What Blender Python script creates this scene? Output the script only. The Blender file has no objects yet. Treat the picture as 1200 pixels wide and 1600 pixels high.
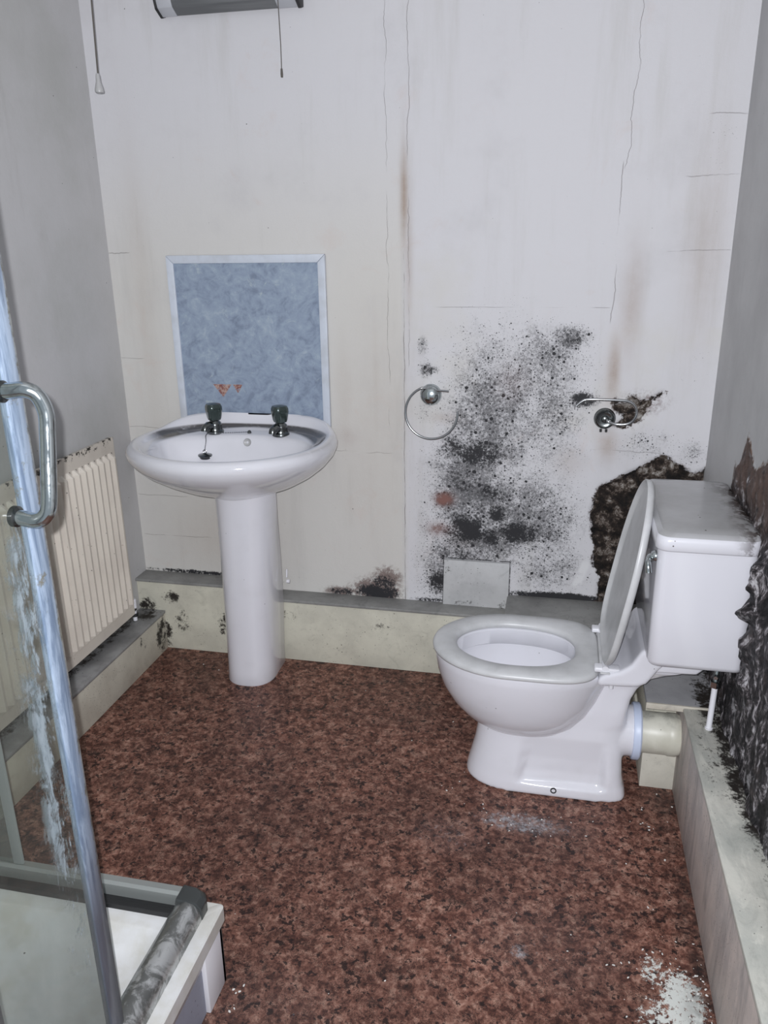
import bpy, bmesh, math, random
import numpy as np
from mathutils import Vector, Matrix, noise as mnoise

random.seed(7)
S = bpy.context.scene
COL = S.collection
PI = math.pi

# ------------------------------------------------------------------ camera
CAMZ = 1.5
cd = bpy.data.cameras.new('camera')
cam = bpy.data.objects.new('camera', cd)
COL.objects.link(cam)
R = Matrix(((0.9772403, -0.05633758, 0.20451766),
            (0.21171839, 0.31943476, -0.92365403),
            (-0.01329362, 0.94593209, 0.32409222)))
cam.matrix_world = Matrix.Translation((0, 0, CAMZ)) @ R.to_4x4()
cd.sensor_fit = 'VERTICAL'
cd.sensor_height = 32.0
cd.sensor_width = 24.0
cd.lens = 1243.356 * 32.0 / 1600.0
cd.clip_start = 0.02
S.camera = cam

# ------------------------------------------------------------------ light
S.view_settings.view_transform = 'Standard'
S.view_settings.look = 'None'
S.view_settings.exposure = 0.75
S.view_settings.gamma = 1.0
S.view_settings.use_curve_mapping = False
w = bpy.data.worlds.new('world')
S.world = w
w.use_nodes = True
w.node_tree.nodes['Background'].inputs[0].default_value = (0.80, 0.90, 1.0, 1)
w.node_tree.nodes['Background'].inputs[1].default_value = 0.29

# the phone's flash: a tiny, hard light just above and to the left of the lens
FLASH_W = 38.0
ld = bpy.data.lights.new('flash', 'POINT')
ld.energy = FLASH_W
ld.shadow_soft_size = 0.005
ld.color = (0.975, 0.985, 1.03)
ld.use_nodes = True
_n = ld.node_tree
_e = _n.nodes['Emission']
_f = _n.nodes.new('ShaderNodeLightFalloff')
_f.inputs['Strength'].default_value = 1.0
_n.links.new(_f.outputs['Linear'], _e.inputs['Strength'])
lo = bpy.data.objects.new('flash', ld)
COL.objects.link(lo)
lo.location = Vector((0, 0, CAMZ)) + R @ Vector((-0.018, 0.018, 0.0))

# ------------------------------------------------------------------ node helper
class E:
    """a float socket with arithmetic"""
    def __init__(s, mb, sock): s.mb, s.s = mb, sock
    def _o(s, op, o, rev=False):
        a, b = (o, s) if rev else (s, o)
        return s.mb.math(op, a, b)
    def __add__(s, o): return s._o('ADD', o)
    def __radd__(s, o): return s._o('ADD', o, True)
    def __sub__(s, o): return s._o('SUBTRACT', o)
    def __rsub__(s, o): return s._o('SUBTRACT', o, True)
    def __mul__(s, o): return s._o('MULTIPLY', o)
    def __rmul__(s, o): return s._o('MULTIPLY', o, True)
    def __truediv__(s, o): return s._o('DIVIDE', o)
    def abs(s): return s.mb.math('ABSOLUTE', s)
    def max(s, o): return s._o('MAXIMUM', o)
    def min(s, o): return s._o('MINIMUM', o)
    def pw(s, p): return s._o('POWER', p)
    def inv(s): return 1.0 - s
    def step(s, a, b):
        n = s.mb.nt.nodes.new('ShaderNodeMapRange')
        n.interpolation_type = 'SMOOTHSTEP'
        s.mb.put(s, n.inputs[0])
        rev = (not isinstance(a, E)) and (not isinstance(b, E)) and a > b
        if rev: a, b = b, a
        s.mb.put(a, n.inputs[1]); s.mb.put(b, n.inputs[2])
        if rev:
            n.inputs[3].default_value = 1; n.inputs[4].default_value = 0
        return E(s.mb, n.outputs[0])

class Mat:
    def __init__(s, name, color=(.8, .8, .8), rough=.5, metal=0.0, spec=.5, coat=0.0):
        s.m = bpy.data.materials.new(name)
        s.m.use_nodes = True
        s.nt = s.m.node_tree
        s.b = s.nt.nodes['Principled BSDF']
        s.b.inputs['Base Color'].default_value = (*color, 1)
        s.b.inputs['Roughness'].default_value = rough
        s.b.inputs['Metallic'].default_value = metal
        s.b.inputs['Specular IOR Level'].default_value = spec
        s.b.inputs['Coat Weight'].default_value = coat
        s.b.inputs['Coat Roughness'].default_value = 0.04
        tc = s.nt.nodes.new('ShaderNodeTexCoord')
        s.obj = tc.outputs['Object']
        sp = s.nt.nodes.new('ShaderNodeSeparateXYZ')
        s.nt.links.new(s.obj, sp.inputs[0])
        s.x, s.y, s.z = (E(s, sp.outputs[i]) for i in range(3))
    def put(s, v, sock):
        if isinstance(v, E): s.nt.links.new(v.s, sock)
        elif isinstance(v, (tuple, list)): sock.default_value = (*v, 1) if len(v) == 3 and len(sock.default_value) == 4 else v
        elif isinstance(v, (int, float)): sock.default_value = v
        else: s.nt.links.new(v, sock)
    def math(s, op, *a):
        n = s.nt.nodes.new('ShaderNodeMath'); n.operation = op
        for i, v in enumerate(a): s.put(v, n.inputs[i])
        return E(s, n.outputs[0])
    def vec(s, sx=1, sy=1, sz=1):
        n = s.nt.nodes.new('ShaderNodeVectorMath'); n.operation = 'MULTIPLY'
        s.nt.links.new(s.obj, n.inputs[0]); n.inputs[1].default_value = (sx, sy, sz)
        return n.outputs[0]
    def noise(s, scale, detail=4, rough=.55, dist=0.0, v=None, off=None):
        n = s.nt.nodes.new('ShaderNodeTexNoise')
        n.inputs['Scale'].default_value = scale; n.inputs['Detail'].default_value = detail
        n.inputs['Roughness'].default_value = rough; n.inputs['Distortion'].default_value = dist
        src = v or s.obj
        if off:
            a = s.nt.nodes.new('ShaderNodeVectorMath'); a.operation = 'ADD'
            s.nt.links.new(src, a.inputs[0]); a.inputs[1].default_value = (off, off * 1.7, -off * .6)
            src = a.outputs[0]
        s.nt.links.new(src, n.inputs['Vector'])
        return E(s, n.outputs['Fac'])
    def voro(s, scale, feature='F1', v=None, rnd=1.0):
        n = s.nt.nodes.new('ShaderNodeTexVoronoi'); n.feature = feature
        n.inputs['Scale'].default_value = scale; n.inputs['Randomness'].default_value = rnd
        s.nt.links.new(v or s.obj, n.inputs['Vector'])
        d = E(s, n.outputs['Distance'])
        if feature != 'F1': return d, None
        sp = s.nt.nodes.new('ShaderNodeSeparateColor')
        s.nt.links.new(n.outputs['Color'], sp.inputs[0])
        return d, E(s, sp.outputs[0])
    def attr(s, name):
        n = s.nt.nodes.new('ShaderNodeAttribute'); n.attribute_name = name
        return E(s, n.outputs['Fac'])
    def mix(s, f, a, b):
        n = s.nt.nodes.new('ShaderNodeMix'); n.data_type = 'RGBA'; n.clamp_factor = True
        s.put(f, n.inputs[0]); s.put(a, n.inputs[6]); s.put(b, n.inputs[7])
        return n.outputs[2]
    def ramp(s, f, stops):
        n = s.nt.nodes.new('ShaderNodeValToRGB')
        s.put(f, n.inputs[0])
        el = n.color_ramp.elements
        while len(el) < len(stops): el.new(.5)
        for e, (p, c) in zip(el, stops): e.position = p; e.color = (*c, 1)
        return n.outputs[0]
    def blob(s, u, v, cu, cv, ru, rv, amp=1.0):
        du = (u - cu) / ru; dv = (v - cv) / rv
        return (du * du + dv * dv).step(1.0, 0.0) * amp
    def blobs(s, u, v, L):
        r = None
        for a in L:
            t = s.blob(u, v, *a); r = t if r is None else r.max(t)
        return r
    def speck(s, scale, size, dens=.5, v=None):
        """dots: some cells (share dens) carry one of radius size (cell units)"""
        d, c = s.voro(scale, v=v)
        return d.step(size, size * .75) * c.step(1 - dens - .01, 1 - dens + .01)
    def col(s, c): s.put(c, s.b.inputs['Base Color'])
    def rough(s, c): s.put(c, s.b.inputs['Roughness'])
    def bump(s, h, dist=.002, strength=1.0):
        n = s.nt.nodes.new('ShaderNodeBump')
        n.inputs['Distance'].default_value = dist; n.inputs['Strength'].default_value = strength
        s.put(h, n.inputs['Height']); s.nt.links.new(n.outputs[0], s.b.inputs['Normal'])

# ------------------------------------------------------------------ mesh helpers
def T(o, label=None, cat=None, group=None, kind=None):
    if label: o['label'] = label
    if cat: o['category'] = cat
    if group: o['group'] = group
    if kind: o['kind'] = kind
    return o
ORG = {}
def thing(name, loc, label, cat, group=None):
    o = bpy.data.objects.new(name, None); COL.objects.link(o)
    o.location = loc; o.empty_display_size = .05
    ORG[o] = Vector(loc)
    return T(o, label, cat, group)
def mk(name, geo, mat, parent=None, loc=None, smooth=35, mods=None):
    """geo = (verts, faces) in room coordinates, or several such"""
    if isinstance(geo, tuple): geo = [geo]
    V, F = [], []
    for v, f in geo:
        k = len(V); V += [tuple(p) for p in v]; F += [tuple(i + k for i in q) for q in f]
    org = ORG[parent] if parent else Vector(loc or (0, 0, 0))
    me = bpy.data.meshes.new(name)
    me.from_pydata([(p[0] - org[0], p[1] - org[1], p[2] - org[2]) for p in V], [], F)
    me.validate(); me.update()
    bm = bmesh.new(); bm.from_mesh(me)
    bmesh.ops.recalc_face_normals(bm, faces=bm.faces)
    bm.to_mesh(me); bm.free()
    if smooth:
        me.shade_smooth(); me.set_sharp_from_angle(angle=math.radians(smooth))
    o = bpy.data.objects.new(name, me); COL.objects.link(o)
    me.materials.append(mat.m if isinstance(mat, Mat) else mat)
    if parent: o.parent = parent
    else: o.location = org
    ORG[o] = org
    return o
def part(name, geo, mat, parent, **k): return mk(name, geo, mat, parent, **k)

def box(x0, x1, y0, y1, z0, z1, bev=0.0, seg=2):
    bm = bmesh.new()
    bmesh.ops.create_cube(bm, size=1)
    for v in bm.verts:
        v.co = Vector(((x0 + x1) / 2 + v.co.x * (x1 - x0), (y0 + y1) / 2 + v.co.y * (y1 - y0), (z0 + z1) / 2 + v.co.z * (z1 - z0)))
    if bev: bmesh.ops.bevel(bm, geom=list(bm.edges), offset=bev, segments=seg, profile=.5, affect='EDGES')
    bm.verts.index_update()
    r = ([v.co.copy() for v in bm.verts], [[v.index for v in f.verts] for f in bm.faces]); bm.free()
    return r
def loft(rings, closed=True, caps=(True, True), loop=False):
    n = len(rings[0]); V = [p for r in rings for p in r]; F = []
    m = len(rings)
    for i in range(m if loop else m - 1):
        a = i * n; b = ((i + 1) % m) * n
        for j in range(n if closed else n - 1):
            k = (j + 1) % n
            F.append((a + j, a + k, b + k, b + j))
    if caps[0] and not loop: F.append(tuple(range(n)))
    if caps[1] and not loop: F.append(tuple((m - 1) * n + j for j in range(n)))
    return V, F
def frame_(t):
    t = t.normalized(); u = Vector((0, 0, 1)) if abs(t.z) < .9 else Vector((1, 0, 0))
    a = t.cross(u).normalized(); return a, t.cross(a).normalized()
def smoothpath(P, k=8):
    P = [Vector(p) for p in P]; out = []
    for i in range(len(P) - 1):
        p0 = P[max(i - 1, 0)]; p1 = P[i]; p2 = P[i + 1]; p3 = P[min(i + 2, len(P) - 1)]
        for j in range(k):
            t = j / k
            out.append(.5 * ((2 * p1) + (p2 - p0) * t + (2 * p0 - 5 * p1 + 4 * p2 - p3) * t * t + (3 * p1 - p0 - 3 * p2 + p3) * t ** 3))
    out.append(P[-1]); return out
def tube(P, r, n=14):
    P = [Vector(p) for p in P]
    rr = r if isinstance(r, (list, tuple)) else [r] * len(P)
    t = (P[1] - P[0]).normalized(); a, b = frame_(t); rings = []
    for i, p in enumerate(P):
        t2 = (P[min(i + 1, len(P) - 1)] - P[max(i - 1, 0)]).normalized()
        q = t.rotation_difference(t2); a = q @ a; b = q @ b; t = t2
        rings.append([p + (a * math.cos(2 * PI * j / n) + b * math.sin(2 * PI * j / n)) * rr[i] for j in range(n)])
    return loft(rings)
def lathe(prof, c, axis=(0, 0, 1), n=32):
    """prof: (radius, height) along axis"""
    ax = Vector(axis).normalized(); a, b = frame_(ax); c = Vector(c)
    return loft([[c + ax * h + (a * math.cos(2 * PI * j / n) + b * math.sin(2 * PI * j / n)) * max(r, 1e-5) for j in range(n)] for r, h in prof])
def prism(poly, axis, a0, a1):
    """poly 2D in the other two axes, extruded along axis index"""
    def P(u, v, w):
        return (w, u, v) if axis == 0 else (u, w, v) if axis == 1 else (u, v, w)
    return loft([[P(u, v, a0) for u, v in poly], [P(u, v, a1) for u, v in poly]])
def bevelled(geo, off=.004, seg=2, ang=30):
    bm = bmesh.new(); vs = [bm.verts.new(p) for p in geo[0]]
    for f in geo[1]:
        try: bm.faces.new([vs[i] for i in f])
        except ValueError: pass
    bmesh.ops.recalc_face_normals(bm, faces=bm.faces)
    ed = [e for e in bm.edges if len(e.link_faces) == 2 and e.calc_face_angle(0) > math.radians(ang)]
    bmesh.ops.bevel(bm, geom=ed, offset=off, segments=seg, profile=.5, affect='EDGES')
    bm.verts.index_update()
    r = ([v.co.copy() for v in bm.verts], [[v.index for v in f.verts] for f in bm.faces]); bm.free(); return r
def fuse(geos, voxel=.005, smooth=6):
    """weld overlapping closed shapes into one continuous skin"""
    V, F = [], []
    for v, f in geos:
        k = len(V); V += [tuple(p) for p in v]; F += [tuple(i + k for i in q) for q in f]
    me = bpy.data.meshes.new('tmp'); me.from_pydata(V, [], F); me.update()
    bm = bmesh.new(); bm.from_mesh(me); bmesh.ops.recalc_face_normals(bm, faces=bm.faces); bm.to_mesh(me); bm.free()
    o = bpy.data.objects.new('tmp', me); COL.objects.link(o)
    m = o.modifiers.new('r', 'REMESH'); m.mode = 'VOXEL'; m.voxel_size = voxel
    s = o.modifiers.new('s', 'SMOOTH'); s.iterations = smooth; s.factor = .5
    dg = bpy.context.evaluated_depsgraph_get(); dg.update()
    e = o.evaluated_get(dg); m2 = e.to_mesh()
    r = ([v.co.copy() for v in m2.vertices], [tuple(p.vertices) for p in m2.polygons])
    e.to_mesh_clear(); bpy.data.objects.remove(o); bpy.data.meshes.remove(me)
    return r
def sm(x, a, b):
    t = np.clip((x - a) / (b - a), 0, 1); return t * t * (3 - 2 * t)
def sms(x, a, b): return float(sm(np.array(float(x)), a, b))

def fbm(p, o=4):
    return mnoise.fractal(p, 1.0, 2.0, o, noise_basis='PERLIN_ORIGINAL')

# ================================================================== MATERIALS
ceramic = Mat('white_ceramic', (.70, .70, .75), rough=.12, spec=.5, coat=.6)
_d = ceramic.speck(38, .07, .12)
_n = ceramic.noise(9, 5, .6)
ceramic.col(ceramic.mix(_d * .7, ceramic.mix(_n.step(.45, .8) * .3, (.71, .71, .76), (.58, .58, .60)), (.08, .07, .07)))
plastic = Mat('seat_plastic', (.60, .61, .61), rough=.35)
_n = plastic.noise(14, 6, .6)
plastic.col(plastic.mix(_n.step(.35, .75), (.56, .565, .575), (.46, .465, .47)))
white_pl = Mat('white_plastic', (.72, .72, .76), rough=.35)
bluewhite = Mat('blue_white_rubber', (.55, .62, .78), rough=.4)
chrome = Mat('tarnished_chrome', (.62, .65, .66), rough=.14, metal=1.0)
_n = chrome.noise(60, 5, .6)
chrome.rough(_n.step(.3, .8) * .25 + .06)
chrome.col(chrome.mix(_n.step(.5, .75), (.50, .54, .55), (.26, .28, .28)))
darkchrome = Mat('blackened_chrome', (.16, .17, .17), rough=.22, metal=1.0)
steelwire = Mat('dull_steel_wire', (.40, .41, .42), rough=.2, metal=1.0)
black = Mat('black_rubber', (.015, .015, .016), rough=.5)

def painted(name, c0, c1, mould=(), scuff=.5, u='x', v='z', rough=.55, off=(0, 0), streak=0.0):
    """old gloss-painted board with dirt, specks and black mould spots"""
    m = Mat(name, c0, rough=rough)
    U = getattr(m, u) + off[0]; V = getattr(m, v) + off[1]
    base = m.mix(m.noise(7, 6, .6).step(.35, .7), c0, c1)
    base = m.mix(m.noise(22, 8, .7, 1.0).step(.52, .72) * scuff * .5, base, tuple(k * .45 for k in c0))
    if streak:
        sk = m.noise(1, 8, .72, .8, v=m.vec(20, 20, 3.5) if v == 'z' else m.vec(16, 5, 16), off=6)
        base = m.mix(sk.step(.48, .66) * streak, base, tuple(k * .62 for k in c1))
        base = m.mix(sk.step(.46, .36) * streak * .8, base, tuple(min(.75, k * 1.25) for k in c0))
    sp = m.speck(55, .13, .16).max(m.speck(130, .2, .16)) * m.noise(5, 3).step(.40, .62)
    nn = m.noise(75, 8, .75)
    dark = sp * .8
    if mould:
        D = m.blobs(U, V, mould)
        wv = m.noise(24, 6, .7, off=12)
        dark = dark.max((m.noise(120, 6, .8) * .4 + wv * .6 + D * .17).step(.60, .70) * D.step(.03, .30)).max(m.speck(140, .28, .35) * (D * wv * 2).step(.2, .6) * .7)
    m.col(m.mix(dark, base, (.022, .018, .015)))
    m.bump(nn, .0008)
    return m
m_face_back = painted('cream_boxing_face', (.60, .585, .49), (.49, .475, .40),
    [(-1.36, .12, .05, .06, .9), (-1.45, .06, .06, .10, 1.3), (-1.17, .12, .07, .07, .8), (-1.40, .22, .05, .04, 1), (-.55, .16, .10, .06, .35), (-.93, .18, .05, .04, .5),
     (-1.50, .17, .05, .05, 1.0), (-.75, .08, .12, .05, .3), (-.42, .2, .05, .05, .4)], .7)
m_top_back = painted('grey_boxing_top', (.27, .27, .26), (.18, .18, .175), (), 1)
m_face_left = painted('grey_cream_boxing_face', (.60, .575, .49), (.48, .45, .38), [(2.49, .08, .07, .10, 1.1), (2.36, .11, .05, .05, .6)], .5, u='y')
m_top_left = painted('dirty_boxing_top', (.33, .33, .33), (.17, .17, .17), [(-1.515, 2.0, .035, 1.2, .9), (-1.48, 2.48, .08, .06, 1.1)], 1, v='y')
m_face_right = painted('brown_grey_boxing_face', (.60, .53, .49), (.44, .41, .40), (), .35, u='y', streak=.7)
m_top_right = painted('white_grey_boxing_top', (.60, .59, .53), (.46, .47, .43), [(.475, 1.75, .055, .50, 1.25), (.46, 2.0, .08, .2, 1.2), (.49, 1.2, .05, .4, 1.0), (.42, 1.75, .05, .25, .5)], .7, v='y', streak=.6)
m_block = painted('cream_block', (.64, .62, .54), (.54, .52, .45), (), .5)
m_board = painted('grey_lid_board', (.33, .33, .34), (.26, .26, .27), [(.46, 2.05, .07, .2, 1.2)], .6, v='y')
m_boardedge = painted('chipped_white_edge', (.6, .57, .5), (.42, .38, .3), (), 1)

# ---- walls
def wallmat(name, warm, cool, hole=True):
    m = Mat(name, cool, rough=.7, spec=.25)
    return m
W = Mat('mouldy_painted_plaster', (.6, .6, .6), rough=.62, spec=.25)
Xw, Zw = W.x, W.z
cool = (.595, .590, .610); warm = (.575, .562, .535)
big = W.noise(2.2, 5, .6)
base = W.mix(((Xw * -1.0) - .50).step(-.02, .02).max(big.step(.5, .66) * .6) * Zw.step(2.0, 1.3), cool, warm)
streak = W.noise(1.0, 6, .62, 0, v=W.vec(14, 1, 1.6))
base = W.mix(streak.step(.5, .78) * .35, base, (.46, .45, .43))
base = W.mix(W.noise(3.5, 6, .6, off=3).step(.52, .75) * .30, base, (.44, .43, .44))
base = W.mix(W.noise(5, 6, .65, 1.5, off=11).step(.58, .78) * .25, base, (.55, .43, .38))
st = W.attr('stain')
base = W.mix((st * (streak * .8 + W.noise(30, 6, .7) * .7)).min(1.0), base, (.27, .18, .115))
def crack(x0, z0, z1, amp=.012, width=.0013, seed=0.0, slope=0.0):
    n1 = W.nt.nodes.new('ShaderNodeTexNoise'); n1.noise_dimensions = '1D'
    n1.inputs['Scale'].default_value = 7; n1.inputs['Detail'].default_value = 9; n1.inputs['Roughness'].default_value = .6
    W.put(Zw + seed, n1.inputs['W'])
    c = (E(W, n1.outputs['Fac']) - .5) * (2 * amp) + x0
    if slope: c = c + (Zw - z0) * slope
    d = (Xw - c).abs()
    return d.step(width, width * .35) * Zw.step(z0 - .01, z0 + .01) * Zw.step(z1 + .01, z1 - .01)
def hcrack(z0, x0, x1, amp=.008, width=.001, seed=0.0, slope=0.0):
    n1 = W.nt.nodes.new('ShaderNodeTexNoise'); n1.noise_dimensions = '1D'
    n1.inputs['Scale'].default_value = 9; n1.inputs['Detail'].default_value = 9; n1.inputs['Roughness'].default_value = .6
    W.put(Xw + seed, n1.inputs['W'])
    c = (E(W, n1.outputs['Fac']) - .5) * (2 * amp) + z0 + (Xw - x0) * slope
    return (Zw - c).abs().step(width, width * .35) * Xw.step(x0 - .01, x0 + .01) * Xw.step(x1 + .01, x1 - .01)
cr = crack(-.502, .24, 1.46, .006, .0014)
for a in [(-.486, 1.1, 2.4, .012, .0010, 3), (-.555, .9, 2.4, .014, .0008, 5), (.160, 1.69, 2.4, .02, .0009, 8, .03), (.150, 1.25, 1.70, .01, .0012, 9)]:
    cr = cr.max(crack(*a) * .75)
for a in [(1.292, -.40, .14, .002, .0009, 1), (1.455, .30, .47, .006, .0011, 2, .02), (.86, -1.53, -1.38, .006, .0009, 3), (.60, -1.53, -1.33, .006, .0009, 6), (.845, .12, .47, .012, .0009, 7, -.04),
          (.44, -1.52, -1.22, .006, .0009, 4), (.80, -.78, -.55, .01, .0007, 5), (1.66, .33, .47, .01, .0014, 12, 0.02), (1.82, .38, .47, .01, .0012, 13), (1.47, -1.535, -1.46, .01, .0016, 15), (1.11, -1.535, -1.45, .004, .0009, 16)]:
    cr = cr.max(hcrack(*a) * .6)
cr = cr * W.noise(6, 5, .6, off=31).step(.38, .56)
base = W.mix(cr * .75, base, (.15, .13, .12))
pe = ((Zw - .4275).abs().step(.0035, .001) * Xw.step(-.368, -.362) * Xw.step(-.122, -.128)).max(((Xw + .3625).abs().step(.0035, .001)).max((Xw + .1275).abs().step(.0028, .0008)) * Zw.step(.432, .428)) * W.noise(40, 6, .7, off=51).step(.34, .5)
base = W.mix(pe * .95, base, (.02, .02, .02))
# mould: D = how dense, the dots themselves are cells and noise
D = W.attr('mould') * (W.noise(20, 6, .7, off=71) * 1.6 + .34) + (W.noise(9, 4, .6) - .5) * .45 * W.attr('mould').step(.02, .2)
d1, c1 = W.voro(58); d2, c2 = W.voro(95); d3, c3 = W.voro(190)
DK = W.attr('dark') * (W.noise(15, 7, .72, .3, off=61) * 2.4 - .15)
DD = D + DK * .45
r1 = (D * .52) * c1.pw(2.0); r2 = (DD * .54) * c2.pw(1.3); r3 = DD * .72 * c3
wob = (W.noise(190, 3, .6) - .5) * .34
dots = (r1 - d1 - wob * .8).step(-.02, .07).max((r2 - d2 - wob).step(-.04, .08) * .9).max((r3 - d3 - wob).step(-.06, .12) * .8)
dots = dots * DD.step(.06, .30)
big_ = (W.noise(17, 5, .65, off=5) - .5) * 1.3
blot = (W.noise(130, 5, .8) * .9 + W.noise(38, 6, .7, off=9) * .35 + DK * .30 + big_ * .2).step(.72, .86) * DK.step(.12, .6)
halo = (DK + big_ * .7).step(.25, 1.25) * .42
fuzz = (W.noise(110, 8, .85) + D * .20 + big_ * .16).step(.56, .74) * D.step(.2, .8) * .7
veil = (D + big_ * .5).step(.15, 1.2) * .30
base = W.mix(veil, base, (.30, .30, .31))
base = W.mix(halo, base, (.13, .13, .135))
base = W.mix(W.attr('brown').step(.1, .6) * .75 * (W.noise(60, 7, .75) + W.attr('brown') * .3).step(.52, .72), base, (.10, .045, .035))
base = W.mix(dots.max(blot).max(fuzz), base, (.026, .026, .029))
fly = W.speck(16, .035, .22) * .85
base = W.mix(fly.max(W.speck(45, .05, .10) * .6), base, (.07, .06, .06))
pk = W.attr('pink')
base = W.mix((pk * (W.noise(60, 5) + .4)).min(1.0), base, (.20, .10, .085))
# lost plaster
H0 = W.attr('hole')
hm = (H0 + (W.noise(34, 7, .7) - .5) * 1.0).step(.46, .52)
rub = W.noise(24, 10, .78, .2) + (W.noise(9, 5, .6, off=7) - .5) * .30
rubc = W.ramp(rub, [(.40, (.008, .007, .007)), (.50, (.030, .022, .018)), (.545, (.11, .085, .07)), (.59, (.26, .24, .22)), (.68, (.52, .50, .48))])
tw = (((Zw * -1.0 + .50) * -.30 + .145 - Xw).abs().step(.022, .008) * Zw.step(.34, .36) * Zw.step(.47, .43)) * W.noise(26, 6, .7, off=81).step(.40, .50)
base = W.mix(tw, base, (.66, .66, .67))
rimb = (H0 + (W.noise(34, 7, .7) - .5) * 1.0).step(.34, .5)
base = W.mix(rimb * W.noise(50, 6, .7).step(.46, .56), base, (.075, .05, .04))
base = W.mix(hm, base, rubc)
W.col(base)
W.bump(W.noise(18, 8, .6) * .4 + W.noise(160, 4, .7) * .15 + hm * rub * 4.0 - cr * .8, .004, .7)

WL = Mat('grey_painted_plaster', (.5, .5, .5), rough=.65, spec=.25)
b = WL.mix(WL.noise(2.4, 6, .6).step(.35, .7), (.50, .495, .50), (.43, .43, .42))
b = WL.mix(WL.noise(1, 6, .65, .4, v=WL.vec(1, 6, 1.2), off=4).step(.55, .8) * .5, b, (.36, .35, .34))
b = WL.mix((WL.speck(17, .035, .22).max(WL.speck(40, .05, .08))) * .85, b, (.06, .05, .05))
WL.col(b); WL.bump(WL.noise(14, 8, .6), .004, .5)

WR = Mat('rotten_plaster', (.5, .5, .5), rough=.6, spec=.3)
b = WR.mix(WR.noise(2.4, 6, .6).step(.35, .7), (.52, .52, .525), (.42, .42, .425))
b = WR.mix(WR.noise(1, 6, .65, .4, v=WR.vec(1, 5, 1.0), off=4).step(.5, .8) * .5, b, (.36, .36, .37))
b = WR.mix((WR.speck(17, .035, .25).max(WR.speck(40, .05, .12))) * .85, b, (.06, .05, .05))
H1 = WR.attr('hole'); nz = WR.noise(17, 7, .7)
rim = (H1 + (nz - .5) * .6).step(.28, .42)
hole = (H1 + (nz - .5) * .6).step(.46, .56)
b = WR.mix(rim * WR.noise(26, 6, .7, off=2).step(.40, .52), b, (.15, .085, .055))
rb = WR.noise(1, 11, .76, .6, v=WR.vec(26, 38, 20))
c = WR.ramp(rb, [(.43, (.006, .006, .007)), (.51, (.030, .027, .030)), (.55, (.13, .115, .12)), (.58, (.40, .38, .40)), (.63, (.66, .65, .67))])
c = WR.mix(WR.noise(13, 7, .7, off=16).step(.58, .66) * .65 * WR.z.step(.95, .5), c, (.50, .49, .51))
c = WR.mix(WR.noise(11, 5, .6, off=6).step(.55, .68) * .6, c, (.05, .035, .03))
c = WR.mix(WR.z.step(.82, .93) * WR.noise(19, 6, .7, off=23).step(.36, .48) * .85, c, (.13, .085, .07))
WR.col(WR.mix(hole, b, c))
WR.rough(hole * -.25 + .62)
WR.bump(WR.noise(14, 8, .6) * .4 + hole * rb * 3.0, .006, .8)

FL = Mat('cork_pattern_vinyl', (.2, .1, .07), rough=.48, spec=.3)
n0 = FL.noise(2.2, 4, .6)
n1 = FL.noise(58, 7, .62, .9); n2 = FL.noise(24, 5, .6, .4, off=5)
v_, vc = FL.voro(75)
n4 = FL.noise(46, 9, .78, 1.2, off=41)
b = FL.ramp(n1 * .40 + n2 * .25 + n4 * .35 + (vc - .5) * .06, [(.395, (.048, .018, .013)), (.455, (.118, .046, .032)), (.495, (.205, .092, .066)), (.535, (.285, .142, .104)), (.59, (.42, .245, .185))])
b = FL.mix((n0 - .5).step(-.16, .16) * .42, b, (.05, .028, .024))
cur = (FL.noise(46, 6, .65, 2.4, off=9) - .5).abs().step(.022, .006) * FL.noise(26, 5, .65, off=13).step(.46, .50)
cur2 = (FL.noise(85, 4, .6, 2.5, off=21) - .5).abs().step(.030, .008) * FL.noise(32, 5, .65, off=33).step(.46, .52)
b = FL.mix(cur.max(cur2 * .9), b, (.012, .007, .007))
b = FL.mix(FL.noise(62, 4, .6, off=17).step(.58, .62) * .9, b, (.014, .008, .008))
b = FL.mix(FL.noise(22, 7, .75, off=19).step(.57, .64) * .8, b, (.022, .012, .011))
# plaster dust trodden in
greyed = FL.blobs(FL.x, FL.y, [(-.03, 1.80, .17, .055, .75), (-.22, 1.72, .13, .10, .35), (-.012, 1.385, .03, .03, .7), (.05, 1.42, .25, .16, .22), (-.5, 1.1, .2, .2, .2)])
dm = (FL.noise(60, 9, .8, off=2) + greyed * .26).step(.62, .80) * greyed.step(.05, .3)
b = FL.mix(dm * .8 + greyed * .10, b, (.36, .36, .38))
pat = FL.blobs(FL.x, FL.y, [(.325, 1.32, .065, .11, 1.0), (.345, 1.24, .06, .09, 1.0), (.27, 1.39, .04, .06, .65), (.28, 1.26, .07, .10, .7)])
pm = (FL.noise(70, 9, .78, off=8) + pat * .24).step(.64, .68) * pat.step(.05, .2)
b = FL.mix(pm, b, (.60, .62, .59))
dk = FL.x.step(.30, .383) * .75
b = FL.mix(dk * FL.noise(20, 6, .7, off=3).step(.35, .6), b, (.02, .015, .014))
FL.col(b); FL.bump(n1, .0006, .4)

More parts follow.
